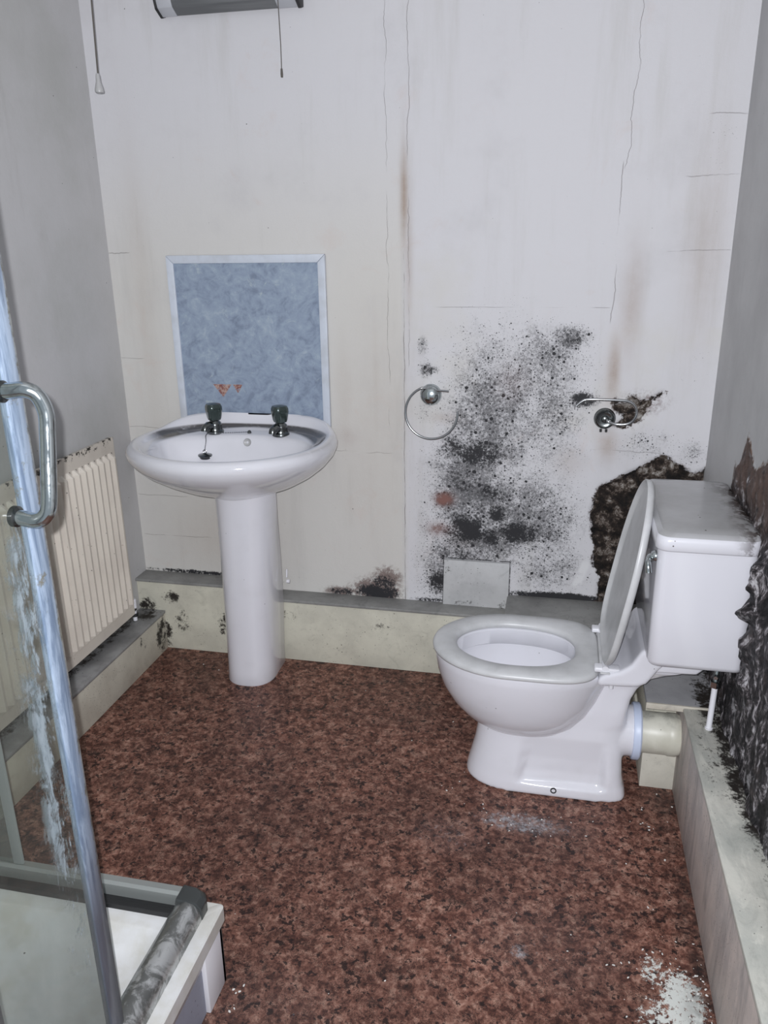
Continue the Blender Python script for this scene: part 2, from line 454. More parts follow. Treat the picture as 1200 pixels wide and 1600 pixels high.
# ================================================================== SHELL
def gridwall(name, mat, mapf, u0, u1, v0, v1, step, attrs, disp):
    nu = int((u1 - u0) / step) + 1; nv = int((v1 - v0) / step) + 1
    U, Vv = np.meshgrid(np.linspace(u0, u1, nu), np.linspace(v0, v1, nv))
    U = U.ravel(); Vv = Vv.ravel()
    A = {k: f(U, Vv) for k, f in attrs.items()}
    dsp = disp(U, Vv, A)
    V = [mapf(a, b, c) for a, b, c in zip(U, Vv, dsp)]
    F = [(j * nu + i, j * nu + i + 1, (j + 1) * nu + i + 1, (j + 1) * nu + i) for j in range(nv - 1) for i in range(nu - 1)]
    me = bpy.data.meshes.new(name); me.from_pydata(V, [], F); me.update(); me.shade_smooth()
    for k, v in A.items():
        a = me.attributes.new(k, 'FLOAT', 'POINT'); a.data.foreach_set('value', v.astype(np.float32))
    o = bpy.data.objects.new(name, me); COL.objects.link(o); me.materials.append(mat.m)
    T(o, kind='structure'); return o
def gauss(L):
    def f(U, V):
        r = np.zeros_like(U)
        for cu, cv, ru, rv, a in L: r = np.maximum(r, a * np.exp(-(((U - cu) / ru) ** 2 + ((V - cv) / rv) ** 2)))
        return r
    return f
def inpoly(U, V, P):
    ins = np.zeros(len(U), bool); d = np.full(len(U), 9.0)
    for i in range(len(P)):
        (x0, y0), (x1, y1) = P[i], P[(i + 1) % len(P)]
        c = ((y0 > V) != (y1 > V)) & (U < (x1 - x0) * (V - y0) / ((y1 - y0) or 1e-9) + x0)
        ins ^= c
        L = (x1 - x0) ** 2 + (y1 - y0) ** 2
        t = np.clip(((U - x0) * (x1 - x0) + (V - y0) * (y1 - y0)) / L, 0, 1)
        d = np.minimum(d, np.hypot(U - x0 - t * (x1 - x0), V - y0 - t * (y1 - y0)))
    return np.where(ins, d, -d)
def polys(Ps, soft=.022):
    def f(U, V):
        r = np.zeros_like(U)
        for P in Ps: r = np.maximum(r, np.clip(.5 + inpoly(U, V, P) / (2 * soft), 0, 1))
        return r
    return f
YB = 2.61; XL = -1.535; XR = .475; ZC = 2.45
HA = [(.52, .84), (.471, .79), (.444, .775), (.396, .80), (.351, .828), (.313, .815), (.257, .777), (.199, .742), (.154, .717), (.13, .626), (.138, .558), (.156, .49), (.149, .442), (.177, .397), (.172, .25), (.52, .25)]
HB = [(.165, .99), (.181, 1.015), (.208, 1.000), (.225, 1.030), (.256, 1.015), (.279, 1.017), (.33, 1.049), (.332, 1.025), (.296, .995), (.284, .958), (.245, .919), (.191, .905), (.175, .925), (.20, .95)]
mould = gauss([(-.20, .95, .20, .30, .80), (-.05, 1.12, .16, .13, .75), (.03, 1.20, .08, .05, .85), (-.28, .70, .16, .22, .95), (-.10, .60, .22, .20, .85), (-.02, .95, .13, .22, .7),
               (-.36, .40, .11, .15, .75), (-.22, .48, .22, .10, .8), (0.0, .42, .16, .14, .62), (-.43, .95, .04, .06, .45), (-.43, 1.09, .03, .03, .9), (-.44, 1.17, .02, .04, .7),
               (-.30, 1.22, .08, .03, .35), (.07, 1.0, .04, .04, .8), (.30, .86, .12, .07, .45), (.43, .84, .06, .05, .6), (-.43, .55, .04, .12, .45), (-.60, .30, .10, .05, .3), (-.98, .30, .2, .06, .2), (.40, 1.10, .10, .12, .22), (.42, 1.75, .08, .2, .2)])
dark = gauss([(-.24, .81, .10, .05, 1.0), (-.35, .83, .05, .05, .7), (-.30, .70, .06, .04, .7), (-.20, .67, .07, .05, .7), (-.28, .54, .09, .06, 1.0), (-.20, .52, .05, .04, .8), (-.10, .54, .09, .05, .95), (-.18, .60, .05, .04, .8), (.09, 1.008, .045, .025, 1.0), (.045, 1.19, .05, .03, .7), (.0, .53, .05, .05, .5),
              (-.61, .270, .075, .030, 1.6), (-.58, .31, .045, .035, .9), (-.74, .262, .05, .015, .9), (-.38, .33, .05, .05, .9), (-.30, .44, .1, .03, .6), (.25, .87, .05, .03, .3), (-.41, 1.09, .03, .02, .6),
              (-.3, .258, .2, .010, 1.0), (.05, .308, .16, .014, 1.8), (-1.3, .295, .25, .01, .9)])
def darkf(U, V): return dark(U, V)
brown = gauss([(-.61, .28, .10, .05, 1.0), (-.57, .33, .06, .05, .9), (-.74, .262, .08, .025, .8), (-.365, .645, .035, .03, .9), (-.385, .535, .05, .03, .5), (.27, 1.0, .10, .05, .5)])
stain = gauss([(-.50, 1.62, .012, .14, .95), (-.485, 1.45, .012, .20, .5), (.17, 1.10, .02, .10, .8), (.205, 1.30, .03, .16, .5), (.17, .86, .03, .05, .6), (-.6, .9, .12, .4, .18), (-.60, 1.0, .02, .3, .25),
               (-1.2, .45, .2, .15, .25), (-1.42, 1.3, .04, .5, .18), (-.71, 1.0, .04, .2, .22), (-.36, .93, .05, .02, .4), (.40, 1.45, .06, .3, .25), (-.30, .50, .05, .03, .3), (.05, .80, .05, .05, .3)])
pink = gauss([(-.365, .645, .030, .022, 1.4), (-.385, .535, .04, .025, .55), (-.70, .85, .03, .03, .15), (-.15, 1.06, .05, .06, .15)])
def bdisp(U, V, A):
    h = sm(A['hole'], .35, .7)
    rnd = np.array([fbm(Vector((a * 22, b * 22, 3)), 4) if k > .01 else 0 for a, b, k in zip(U, V, h)])
    und = .0025 * np.sin(U * 3.1 + 1) * np.sin(V * 2.3)
    step_ = .003 * sm(U, -.506, -.498) * sm(V, 1.5, 1.44)          # the board starts a little proud of the old plaster
    return und * 0 - step_ + h * (.012 + .010 * rnd)
gridwall('wall_back', W, lambda a, b, c: (a, YB + c, b), XL - .01, XR + .01, -.01, ZC, .0075,
         dict(mould=mould, dark=darkf, stain=stain, pink=pink, brown=brown, hole=lambda U, V: np.maximum(polys([HA], .028)(U, V), polys([HB], .03)(U, V) * .78)), bdisp)

HR = [(2.24, .20), (2.20, .92), (2.16, .90), (2.10, 1.02), (2.06, 1.00), (1.98, .96), (1.86, 1.02), (1.70, 1.05), (1.40, .98), (1.15, .60), (1.0, .20)]
def rdisp(U, V, A):
    h = sm(A['hole'], .3, .75)
    out = np.zeros(len(U))
    for i, k in enumerate(h):
        if k > .01:
            a = fbm(Vector((U[i] * 13, V[i] * 9, 1)), 5); b = fbm(Vector((U[i] * 45, V[i] * 32, 5)), 3)
            out[i] = k * (.005 + .012 * a + .004 * b)
            # crusts of swollen plaster creep over the cistern's edge
            g = math.exp(-((U[i] - 1.765) / .030) ** 2) * sms(V[i], .46, .52) * sms(V[i], .86, .80)
            out[i] += g * (.010 + .055 * max(0, fbm(Vector((U[i] * 5, V[i] * 11, 8)), 5) + .14))
    return out
gridwall('wall_right', WR, lambda a, b, c: (XR - c, a, b), .30, YB + .012, -.01, ZC, .0055, dict(hole=polys([HR], .03)), rdisp)
T(mk('wall_left', box(XL - .05, XL, -.6, YB + .01, 0, ZC), WL, smooth=0), kind='structure')
T(mk('floor', box(XL - .02, XR + .06, -.6, YB + .02, -.03, 0), FL, smooth=0), kind='structure')
ceil_m = Mat('ceiling_paint', (.6, .6, .6), rough=.8)
ceil_m.col(ceil_m.mix(ceil_m.noise(3).step(.4, .7), (.62, .62, .62), (.54, .54, .53)))
T(mk('ceiling', box(XL - .02, XR + .06, .30, YB + .04, ZC, ZC + .03), ceil_m, smooth=0), kind='structure')

# boxed-in pipes round the foot of the walls (faces and lids of one run share an object each)
def trim(name, geo, mat): return T(mk(name, geo, mat, smooth=30), kind='structure')
trim('trim_1', bevelled(prism([(2.53, 0), (YB, 0), (YB, .278), (2.53, .278)], 0, XL, -1.06), .002), m_face_back)
trim('trim_2', box(XL, -1.055, 2.520, YB, .278, .290, .003), m_top_back)
trim('trim_3', box(-1.055, -.13, 2.532, YB, 0, .240, .002), m_face_back)
trim('trim_4', box(-1.052, -.13, 2.522, YB, .240, .252, .003), m_top_back)
trim('trim_5', box(-.13, XR, 2.42, YB - .0, 0, .292, .002), m_face_back)
trim('trim_6', box(-.133, XR, 2.41, YB - .001, .292, .302, .002), m_top_back)
trim('trim_7', box(XL, -1.432, .2, 2.53, 0, .150, .002), m_face_left)
trim('trim_8', box(XL, -1.427, .2, 2.53, .150, .162, .003), m_top_left)
trim('trim_9', box(.384, XR + .0, .2, 2.41, 0, .280, .002), m_face_right)
trim('trim_10', box(.380, XR + .0, .2, 2.00, .280, .292, .003), m_top_right)
trim('trim_11', [box(.286, XR, 1.992, 2.41, .283, .297, .002)], m_board)
trim('trim_12', [box(.284, .448, 1.986, 1.993, .279, .297, .002)], m_boardedge)
trim('trim_13', [box(.293, .386, 2.022, 2.41, 0, .118, .002)], m_block)
trim('trim_14', [box(.300, .386, 2.10, 2.41, .118, .283, .002)], m_face_back)

# ================================================================== BASIN
bx, by = -1.02, 2.345
basin = thing('pedestal_washbasin', (-1.02, 2.42, 0), 'white ceramic washbasin on a tall pedestal against the back wall', 'washbasin')
m_basin = Mat('grimy_basin_ceramic', (.7, .7, .75), rough=.10, coat=.6)
lx, ly, lz = m_basin.x + (-1.02), m_basin.y + 2.42, m_basin.z
gz = m_basin.noise(26, 8, .7, .6); gl = m_basin.noise(1, 7, .7, .5, v=m_basin.vec(9, 30, 30))
dx = (lx - bx) / .285; dy = (ly - 2.335) / .24
rr = dx * dx + dy * dy
band = rr.step(.80, .95) * rr.step(1.45, 1.12) * lz.step(.870, .876) * lz.step(.899, .893)
band = band * (dy.step(-.1, .45).max(dx.step(.4, .9) * .8))
g = band * (gz * .8 + gl * .9).step(.45, .85)
b = m_basin.mix(m_basin.noise(7).step(.4, .8) * .3, (.70, .70, .745), (.60, .60, .62))
b = m_basin.mix(g * .88 + band * .25, b, (.085, .08, .08))
b = m_basin.mix(m_basin.speck(40, .07, .08), b, (.1, .08, .07))
m_basin.col(b)
def bplan(a, bf, bb, cy, z, up=0.0, n=112, cx=bx, eb=2.7):
    out = []
    for j in range(n):
        t = 2 * PI * j / n; c, s = math.cos(t), math.sin(t)
        if s <= 0:
            x, y = a * c, bf * s
        else:
            x = a * math.copysign(abs(c) ** (2 / eb), c); y = bb * abs(s) ** (2 / eb)
        Y = min(cy + y, 2.590 if z > .86 else 2.606)
        # the rim climbs to a low upstand along the wall
        zz = z + up * sms(Y, 2.44, 2.58)
        out.append((cx + x, Y, zz))
    return out
rings = [bplan(.095, .11, .12, 2.41, .700), bplan(.150, .155, .16, 2.41, .722), bplan(.205, .205, .20, 2.40, .745), bplan(.255, .25, .22, 2.385, .775),
         bplan(.296, .283, .245, 2.365, .808), bplan(.322, .303, .255, 2.352, .838), bplan(.334, .312, .262, 2.345, .862), bplan(.336, .314, .263, 2.345, .876, .010),
         bplan(.332, .311, .262, 2.345, .888, .022), bplan(.323, .303, .261, 2.345, .896, .030), bplan(.312, .292, .255, 2.345, .899, .031), bplan(.302, .281, .246, 2.345, .897, .028),
         bplan(.294, .272, .235, 2.345, .891, .012), bplan(.288, .266, .222, 2.345, .885, .004), bplan(.280, .258, .20, 2.345, .880, .004), bplan(.270, .250, .152, 2.345, .876, .004, eb=2.3),
         bplan(.264, .243, .143, 2.343, .871, .003, eb=2.2), bplan(.258, .236, .136, 2.342, .858, eb=2.1), bplan(.243, .220, .122, 2.34, .82, eb=2), bplan(.215, .19, .10, 2.345, .785, eb=2),
         bplan(.16, .14, .08, 2.36, .763, eb=2), bplan(.08, .07, .05, 2.38, .755, eb=2), bplan(.02, .02, .02, 2.39, .753, eb=2)]
bo = part('basin', loft(rings), m_basin, basin, smooth=60)
ovm = Mat('dull_overflow_ring', (.42, .42, .42), rough=.3)
# overflow ring on the back slope of the bowl
part('overflow', lathe([(.004, -.002), (.0045, .002), (.011, .004), (.0125, .006), (.0135, .004), (.0135, 0)], (-1.02, 2.477, .853), (0, -1, .25), 24), ovm, bo)
part('plug_hole', lathe([(.0, .0), (.020, 0), (.024, .002), (.026, 0)], (-1.02, 2.39, .7545), (0, 0, 1), 24), chrome, bo)
def dplan(cx, hw, y0, y1, z, n=40):
    """rounded front, flat sides running back to the wall"""
    out = []; dep = min(hw * 1.05, .11)
    for j in range(n + 1):
        t = PI + PI * j / n
        c, s = math.cos(t), math.sin(t)
        out.append((cx + hw * math.copysign(abs(c) ** .80, c), y0 + dep + dep * math.copysign(abs(s) ** .90, s), z))
    out += [(cx + hw, y1 - .02, z), (cx + hw * .86, y1, z), (cx - hw * .86, y1, z), (cx - hw, y1 - .02, z)]
    return out
pr = []
for z, cx, hw, y0, y1 in [(0, -1.030, .086, 2.318, 2.524), (.006, -1.030, .088, 2.315, 2.526), (.05, -1.028, .086, 2.316, 2.524), (.25, -1.021, .088, 2.310, 2.520), (.45, -1.014, .092, 2.303, 2.49), (.60, -1.008, .097, 2.297, 2.45), (.70, -1.003, .103, 2.292, 2.42), (.735, -1.001, .105, 2.290, 2.41)]:
    pr.append(dplan(cx, hw, y0, y1, z))
po = part('pedestal', loft(pr), ceramic, basin, smooth=50)
mk('maker_plate', box(-.9445, -.9425, 2.445, 2.475, .044, .056), darkchrome, po, smooth=0)
part('fixing_bolt', [lathe([(.0, 0), (.007, .0), (.007, .010), (0, .012)], (-.918, 2.505, .335), (1, 0, 0), 16), lathe([(0, 0), (.003, 0), (.003, .03), (0, .03)], (-.918, 2.505, .35), (0, .2, 1), 10)], white_pl, basin)
def tap(x, y, z, ang):
    c, s = math.cos(ang), math.sin(ang)
    body = lathe([(0, -.004), (.028, -.004), (.030, 0), (.029, .006), (.025, .009), (.023, .016), (.024, .026), (.022, .034), (.016, .040), (.014, .048), (0, .048)], (x, y, z), n=28)
    sp = tube(smoothpath([(x, y, z + .018), (x - s * .02, y - c * .02, z + .025), (x - s * .036, y - c * .036, z + .027), (x - s * .047, y - c * .047, z + .022), (x - s * .050, y - c * .050, z + .012)], 5), [.0145] * 10 + [.0125] * 11, 16)
    t = part('tap', [body, sp], darkchrome, basin)
    rings = []
    for r, h in [(.014, .042), (.021, .044), (.024, .052), (.0265, .066), (.0285, .080), (.0280, .090), (.024, .098), (.012, .101), (.001, .1015)]:
        rings.append([(x + r * (1 + .07 * math.cos(4 * 2 * PI * j / 48)) * math.cos(2 * PI * j / 48), y + r * (1 + .07 * math.cos(8 * PI * j / 48)) * math.sin(2 * PI * j / 48), z + h) for j in range(48)])
    part('tap_head', loft(rings), tapglass, t)
tapglass = Mat('smoky_tap_head', (.05, .07, .065), rough=.10, metal=.55, spec=.8, coat=.5)
tap(-1.146, 2.502, .879, .35); tap(-.908, 2.502, .879, .25)
ch = []
cz = .866
path = smoothpath([(-1.025, 2.50, .884), (-1.07, 2.492, .882), (-1.12, 2.478, .882), (-1.150, 2.462, .884), (-1.158, 2.450, .878), (-1.153, 2.436, .862), (-1.146, 2.405, .838)], 14)
for p in path[::2]:
    ch.append(lathe([(0, -.0022), (.0020, -.001), (.0020, .001), (0, .0022)], p, (0, 0, 1), 6))
ch.append(tube(path, .0007, 5))
cho = part('plug_chain', ch, steelwire, basin)
ring_ = [(-1.146 + .006 * math.cos(a), 2.405, .834 + .006 * math.sin(a)) for a in [2 * PI * k / 14 for k in range(15)]]
mk('plug', [lathe([(0, 0), (.017, 0), (.020, .006), (.0235, .009), (.0235, .012), (.010, .014), (.004, .018), (0, .018)], (-1.146, 2.405, .811), (0.05, -.05, 1), 28), tube(ring_, .0012, 6)], darkchrome, cho)
part('chain_stay', lathe([(0, 0), (.007, 0), (.0065, .006), (.003, .010), (0, .010)], (-1.022, 2.504, .879), n=16), darkchrome, basin)

# ================================================================== TOILET
TY = 2.03
wc = thing('toilet', (.02, TY, 0), 'white close-coupled toilet with its lid standing open, beside the rotten right wall', 'toilet')
def egg(cx, af, ab, hw, z, n=96, ef=2.0, eb=2.4, cy=TY):
    out = []
    for j in range(n):
        t = 2 * PI * j / n; c, s = math.cos(t), math.sin(t)
        e = ef if c < 0 else eb; a = af if c < 0 else ab
        out.append((cx + a * math.copysign(abs(c) ** (2 / e), c), cy + hw * math.copysign(abs(s) ** (2 / e), s), z))
    return out
def eggx(x0, x1, hw, z, **k):
    cx = x0 + (x1 - x0) * .48; return egg(cx, cx - x0, x1 - cx, hw, z, **k)
bowl = loft([eggx(-.10, .03, .035, .150), eggx(-.145, .055, .070, .163), eggx(-.185, .085, .100, .185), eggx(-.222, .115, .124, .212), eggx(-.255, .142, .143, .25), eggx(-.280, .162, .158, .295),
             eggx(-.294, .178, .168, .34), eggx(-.300, .188, .174, .375), eggx(-.302, .192, .176, .395), eggx(-.300, .190, .174, .402), eggx(-.290, .180, .165, .404),
             eggx(-.250, .10, .128, .404), eggx(-.243, .093, .120, .398), eggx(-.243, .093, .120, .355), eggx(-.252, .10, .128, .348), eggx(-.25, .095, .125, .32), eggx(-.225, .08, .108, .27), eggx(-.17, .05, .08, .225), eggx(-.11, .02, .05, .20), eggx(-.07, -.01, .02, .195)])
def ped(x0, x1, hw, z, rec=0.0, n=96):
    out = []
    cx = x0 + min(.16, (x1 - x0) * .5)
    for j in range(n):
        t = 2 * PI * j / n; c, s = math.cos(t), math.sin(t)
        if c < 0: x = cx + (cx - x0) * -abs(c) ** (2 / 2.3); y = hw * math.copysign(abs(s) ** (2 / 2.3), s)
        else: x = cx + (x1 - cx) * abs(c) ** (2 / 7); y = hw * math.copysign(abs(s) ** (2 / 7), s)
        k = sms(x, -.06, -.02) * sms(x, .20, .17) * rec
        out.append((x, TY + y * (1 - k), z))
    return out
pedm = loft([ped(-.203, .250, .106, 0), ped(-.204, .251, .107, .008), ped(-.200, .247, .105, .030, .0), ped(-.197, .243, .103, .042, .16), ped(-.190, .238, .100, .07, .20), ped(-.181, .235, .094, .11, .16), ped(-.175, .234, .088, .15, .08), ped(-.172, .234, .083, .18), ped(-.14, .236, .078, .215),ped(.02, .236, .076, .235),
             ped(.085, .237, .074, .27), ped(.105, .243, .070, .31), ped(.125, .258, .068, .345), ped(.13, .285, .070, .378), ped(.14, .335, .080, .402), ped(.15, .37, .09, .415), ped(.16, .375, .09, .425)])
spig = tube([(.10, TY, .178), (.215, TY, .178), (.268, TY, .178)], .072, 40)
deck_p = [(.145, .385), (.245, .392), (.268, .405), (.292, .445), (.310, .468), (.43, .475), (.43, .508), (.262, .508), (.246, .495), (.225, .455), (.200, .435), (.16, .42), (.145, .405)]
deck = bevelled(prism([(a, b) for a, b in deck_p], 1, TY - .135, TY + .135), .008, 3)
plate = bevelled(prism([(.27, .425), (.39, .430), (.415, .455), (.42, .48), (.30, .48)], 1, TY - .11, TY + .11), .008, 3)
pan = fuse([pedm, spig, deck], .0045, 5)
pano = part('pan', [pan, bowl], ceramic, wc, smooth=50)
part('cistern_bracket', plate, ceramic, wc)
part('screw_hole', lathe([(0, -.004), (.0055, -.004), (.0055, .003), (.0085, .003), (.0085, -.002)], (.052, TY - .1045, .022), (0, -1, .1), 20), black, wc)
# seat
def seatring(inset, z, inner=False):
    if not inner: return eggx(-.309 + inset, .155 - inset, .183 - inset, z, eb=4.2)
    return eggx(-.240 - inset, .088 + inset, .119 + inset, z)
seat = loft([seatring(.008, .403), seatring(.001, .407), seatring(0, .413), seatring(.003, .419), seatring(.010, .4235), seatring(.03, .425),
             seatring(.012, .4235, True), seatring(.004, .419, True), seatring(0, .412, True), seatring(.003, .404, True)], loop=True)
part('seat', seat, plastic, wc, smooth=60)
part('seat_hinge_bar', [tube([(.163, TY - .085, .430), (.163, TY + .085, .430)], .0065, 14), box(.15, .175, TY - .135, TY + .135, .423, .427, .002)], plastic, wc)
for s in (-1, 1):
    h = part('hinge', [box(.135, .200, TY + s * .112 - .015, TY + s * .112 + .015, .423, .436, .004, 3), tube([(.163, TY + s * .09, .434), (.163, TY + s * .128, .434)], .009, 14), lathe([(0, 0), (.006, 0), (.006, .045), (.0, .05)], (.182, TY + s * .112, .372), n=12)], white_pl, wc)
# lid, upright and leaning on the cistern; thin dished plate with a turned rim
LA = math.radians(9.5); Lh = .485
def lidpt(u, v, d):
    """u up the lid, v across, d out of its inner face (towards -x)"""
    return (.168 + math.sin(LA) * u - math.cos(LA) * d, TY + v, .432 + math.cos(LA) * u + math.sin(LA) * d)
def lidring(ins, d, n=96):
    out = []
    for j in range(n):
        t = 2 * PI * j / n; c, s = math.cos(t), math.sin(t)
        e = 2.0 if c > 0 else 4.0; a = .27 if c > 0 else .215
        out.append(lidpt(.215 + (a - ins) * math.copysign(abs(c) ** (2 / e), c), (.183 - ins) * math.copysign(abs(s) ** (2 / e), s), d))
    return out
lid = loft([lidring(.16, .0015), lidring(.03, .0015), lidring(.012, .003), lidring(.008, .010), lidring(.003, .013), lidring(0, .010), lidring(.001, .0), lidring(.008, -.006), lidring(.03, -.009), lidring(.16, -.011)])
part('lid', lid, plastic, wc, smooth=60)
# cistern
def rrect(x0, x1, y0, y1, z, r, n=8):
    out = []
    for cx, cy, a0 in [(x1 - r, y1 - r, 0), (x0 + r, y1 - r, 90), (x0 + r, y0 + r, 180), (x1 - r, y0 + r, 270)]:
        for k in range(n + 1):
            a = math.radians(a0 + 90 * k / n); out.append((cx + r * math.cos(a), cy + r * math.sin(a), z))
    return out
CY0, CY1 = 1.802, 2.262; CX0, CX1 = .250, .472
cis = loft([rrect(CX0 + .014, CX1, CY0 + .016, CY1 - .016, .506, .02), rrect(CX0 + .005, CX1, CY0 + .007, CY1 - .007, .510, .024), rrect(CX0 + .0, CX1, CY0 + .002, CY1 - .002, .522, .026),
            rrect(CX0, CX1, CY0, CY1, .65, .026), rrect(CX0, CX1, CY0, CY1, .812, .026)])
greyed = Mat('grey_topped_ceramic', (.6, .6, .62), rough=.25, coat=.25)
nn = greyed.nt.nodes.new('ShaderNodeNewGeometry'); sp = greyed.nt.nodes.new('ShaderNodeSeparateXYZ'); greyed.nt.links.new(nn.outputs['True Normal'], sp.inputs[0])
up = E(greyed, sp.outputs[2]).step(.55, .95)
b = greyed.mix(up * (greyed.noise(10, 7, .6) * .5 + .65), (.70, .70, .75), (.33, .33, .33))  # upward faces blend to a darker, mottled grey
gr = ((greyed.x + .02).step(.40, .47) * (greyed.noise(24, 8, .7).step(.42, .56)))
b = greyed.mix((greyed.speck(42, .10, .16) * .9).max(gr), b, (.05, .035, .03))
greyed.col(b)
m_cis = Mat('stained_cistern_ceramic', (.7, .7, .75), rough=.14, coat=.5)
e_ = (m_cis.x + .02 + (m_cis.noise(18, 7, .7) - .5) * .05)
b = m_cis.mix((m_cis.speck(38, .06, .14)).max(e_.step(.462, .474)), (.70, .70, .75), (.05, .035, .03))
m_cis.col(b)
co = part('cistern', cis, m_cis, wc, smooth=50)
cl = loft([rrect(CX0 - .004, CX1, CY0 - .004, CY1 + .004, .8125, .028), rrect(CX0 - .007, CX1, CY0 - .007, CY1 + .007, .816, .03), rrect(CX0 - .007, CX1, CY0 - .007, CY1 + .007, .836, .03), rrect(CX0 - .003, CX1, CY0 - .003, CY1 + .003, .847, .03),
           rrect(CX0 + .008, CX1 - .004, CY0 + .010, CY1 - .010, .855, .03), rrect(CX0 + .03, CX1 - .02, CY0 + .04, CY1 - .04, .859, .03)])
mk('cistern_lid', cl, greyed, co, smooth=50)
mk('flush_lever', [lathe([(0, 0), (.014, 0), (.014, .006), (.010, .012), (0, .013)], (CX0, CY0 + .035, .785), (-1, 0, 0), 20),
                   tube(smoothpath([(CX0 - .012, CY0 + .035, .785), (CX0 - .018, CY0 + .030, .781), (CX0 - .019, CY0 + .015, .770), (CX0 - .017, CY0 + .008, .752)], 5), [.006] * 8 + [.0075] * 8, 12)], chrome, co)
# soil pipe
part('outlet_collar', lathe([(.0725, -.004), (.078, -.004), (.080, .0), (.080, .014), (.076, .018), (.058, .018)], (.262, TY, .178), (1, 0, 0), 40), bluewhite, wc)
m_pipe = Mat('cream_pipe_plastic', (.56, .55, .43), rough=.4)
_d = m_pipe.speck(60, .1, .2)
gt = m_pipe.z.step(.035, .065) * m_pipe.noise(12, 6, .6).step(.4, .65)
m_pipe.col(m_pipe.mix(_d.max(gt * .8), m_pipe.mix(m_pipe.noise(9, 5).step(.4, .7), (.64, .63, .55), (.52, .51, .43)), (.09, .09, .085)))
sp_ = mk('soil_pipe', lathe([(.0, 0), (.058, 0), (.058, .075), (.060, .078), (.060, .098), (.056, .108), (.050, .108)], (.276, TY, .178), (1, 0, 0), 40), m_pipe, None, loc=(.33, TY, .178))
T(sp_, 'cream soil pipe running from the toilet outlet into the right-hand boxing', 'pipe')
# feed pipe
fp = thing('water_pipe', (.436, 1.925, .29), 'short white vertical water pipe under the cistern', 'pipe')
part('pipe', [tube([(.431, 1.900, .289), (.438, 1.925, .40)], .0075, 16), lathe([(0, 0), (.010, 0), (.010, .006), (0, .006)], (.431, 1.900, .289), n=16)], white_pl, fp)
part('valve', [tube([(.438, 1.925, .398), (.441, 1.935, .44), (.444, 1.945, .506)], .009, 12), lathe([(0, 0), (.014, 0), (.014, .016), (0, .016)], (.438, 1.925, .402), n=6), lathe([(0, 0), (.014, 0), (.014, .016), (0, .016)], (.442, 1.938, .45), n=6),
               lathe([(0, 0), (.005, 0), (.005, .022), (0, .022)], (.441, 1.935, .432), (-.3, -1, 0), 10)], chrome, fp)

# ================================================================== SPLASHBACK
spb = thing('splashback', (-1.04, YB, .87), 'blue marbled splashback panel with white trim above the washbasin', 'splashback')
SB = Mat('blue_marbled_laminate', (.25, .32, .47), rough=.3, spec=.4)
n1 = SB.noise(11, 6, .6, 1.8); n2 = SB.noise(26, 6, .65, 1.5, off=4)
b = SB.ramp(n1 * .6 + n2 * .4, [(.38, (.185, .225, .30)), (.48, (.250, .305, .395)), (.56, (.285, .345, .43)), (.68, (.38, .44, .50))])
b = SB.mix((SB.noise(16, 5, .6, 3, off=8) - .5).abs().step(.012, .002) * SB.noise(8, 4, off=9).step(.5, .6) * .5, b, (.14, .16, .22))
b = SB.mix(SB.noise(20, 5, .6, 1, off=14).step(.62, .72) * .6, b, (.42, .48, .50))
sx, sz = SB.x, SB.z
# two torn spots where a sticker came away: inverted triangles
def tri(cx, zt, w, h):
    t = (zt - sz) / h
    return ((sx - cx).abs() - (1.0 - t) * w).step(.003, -.001) * t.step(0, .03) * t.step(1, .97)
tears = tri(-.117 + .008, .158, .034, .045).max(tri(-.052, .158, .017, .03))
b = SB.mix(tears * SB.noise(90, 5, .7).step(.36, .46), b, SB.ramp(SB.noise(120, 4), [(.4, (.20, .07, .06)), (.6, (.42, .30, .26))]))
SB.col(b)
part('panel', box(-1.300, -.775, YB - .012, YB - .002, .862, 1.442), SB, spb, smooth=0)
m_trim = Mat('pale_blue_trim', (.56, .60, .68), rough=.35)
m_trim.col(m_trim.mix(m_trim.noise(20, 5).step(.4, .7), (.56, .60, .67), (.50, .53, .58)))
def strip(P):  # mitred strip, bevelled
    return bevelled(prism(P, 1, YB - .018, YB - .002), .002)
x0, x1, z0, z1 = -1.316, -.759, .86, 1.458
part('trim_strip', strip([(x0, z1), (x1, z1), (x1 - .026, z1 - .026), (x0 + .026, z1 - .026)]), m_trim, spb)
part('trim_strip', strip([(x0, z1 - .001), (x0 + .025, z1 - .026), (x0 + .025, z0), (x0, z0)]), m_trim, spb)
part('trim_strip', strip([(x1, z1 - .001), (x1 - .025, z1 - .026), (x1 - .025, z0), (x1, z0)]), m_trim, spb)

# ================================================================== RADIATOR
rad = thing('radiator', (-1.49, 1.8, .19), 'cream ridged panel radiator with chipped top edge on the left wall', 'radiator')
RM = Mat('old_cream_radiator_enamel', (.62, .55, .47), rough=.4)
n1 = RM.noise(40, 8, .75)
e = RM.z.step(.645, .668)
chip = (n1 + e * .13).step(.66, .69) * RM.z.step(.60, .66)
rsp = RM.speck(45, .09, .14).max(RM.speck(100, .14, .06))
b = RM.mix(RM.noise(6, 5).step(.4, .7), (.64, .59, .52), (.57, .52, .46))
b = RM.mix(RM.noise(30, 7, .7, 1, off=4).step(.66, .72) * .8, b, (.22, .10, .07))
RM.col(RM.mix(chip.max(rsp), b, (.03, .025, .02)))
ry0, ry1, rz0, rz1 = 1.24, 2.413, .197, .870
pitch = .0355; ys = []
yy = ry1 - .018
prof = [(ry1, 0), (ry1 - .018, 0)]
while yy > ry0 + .05:
    prof += [(yy - .009, 1), (yy - .017, 1), (yy - .027, 0), (yy - pitch, 0)]; yy -= pitch
prof.append((ry0, 0))
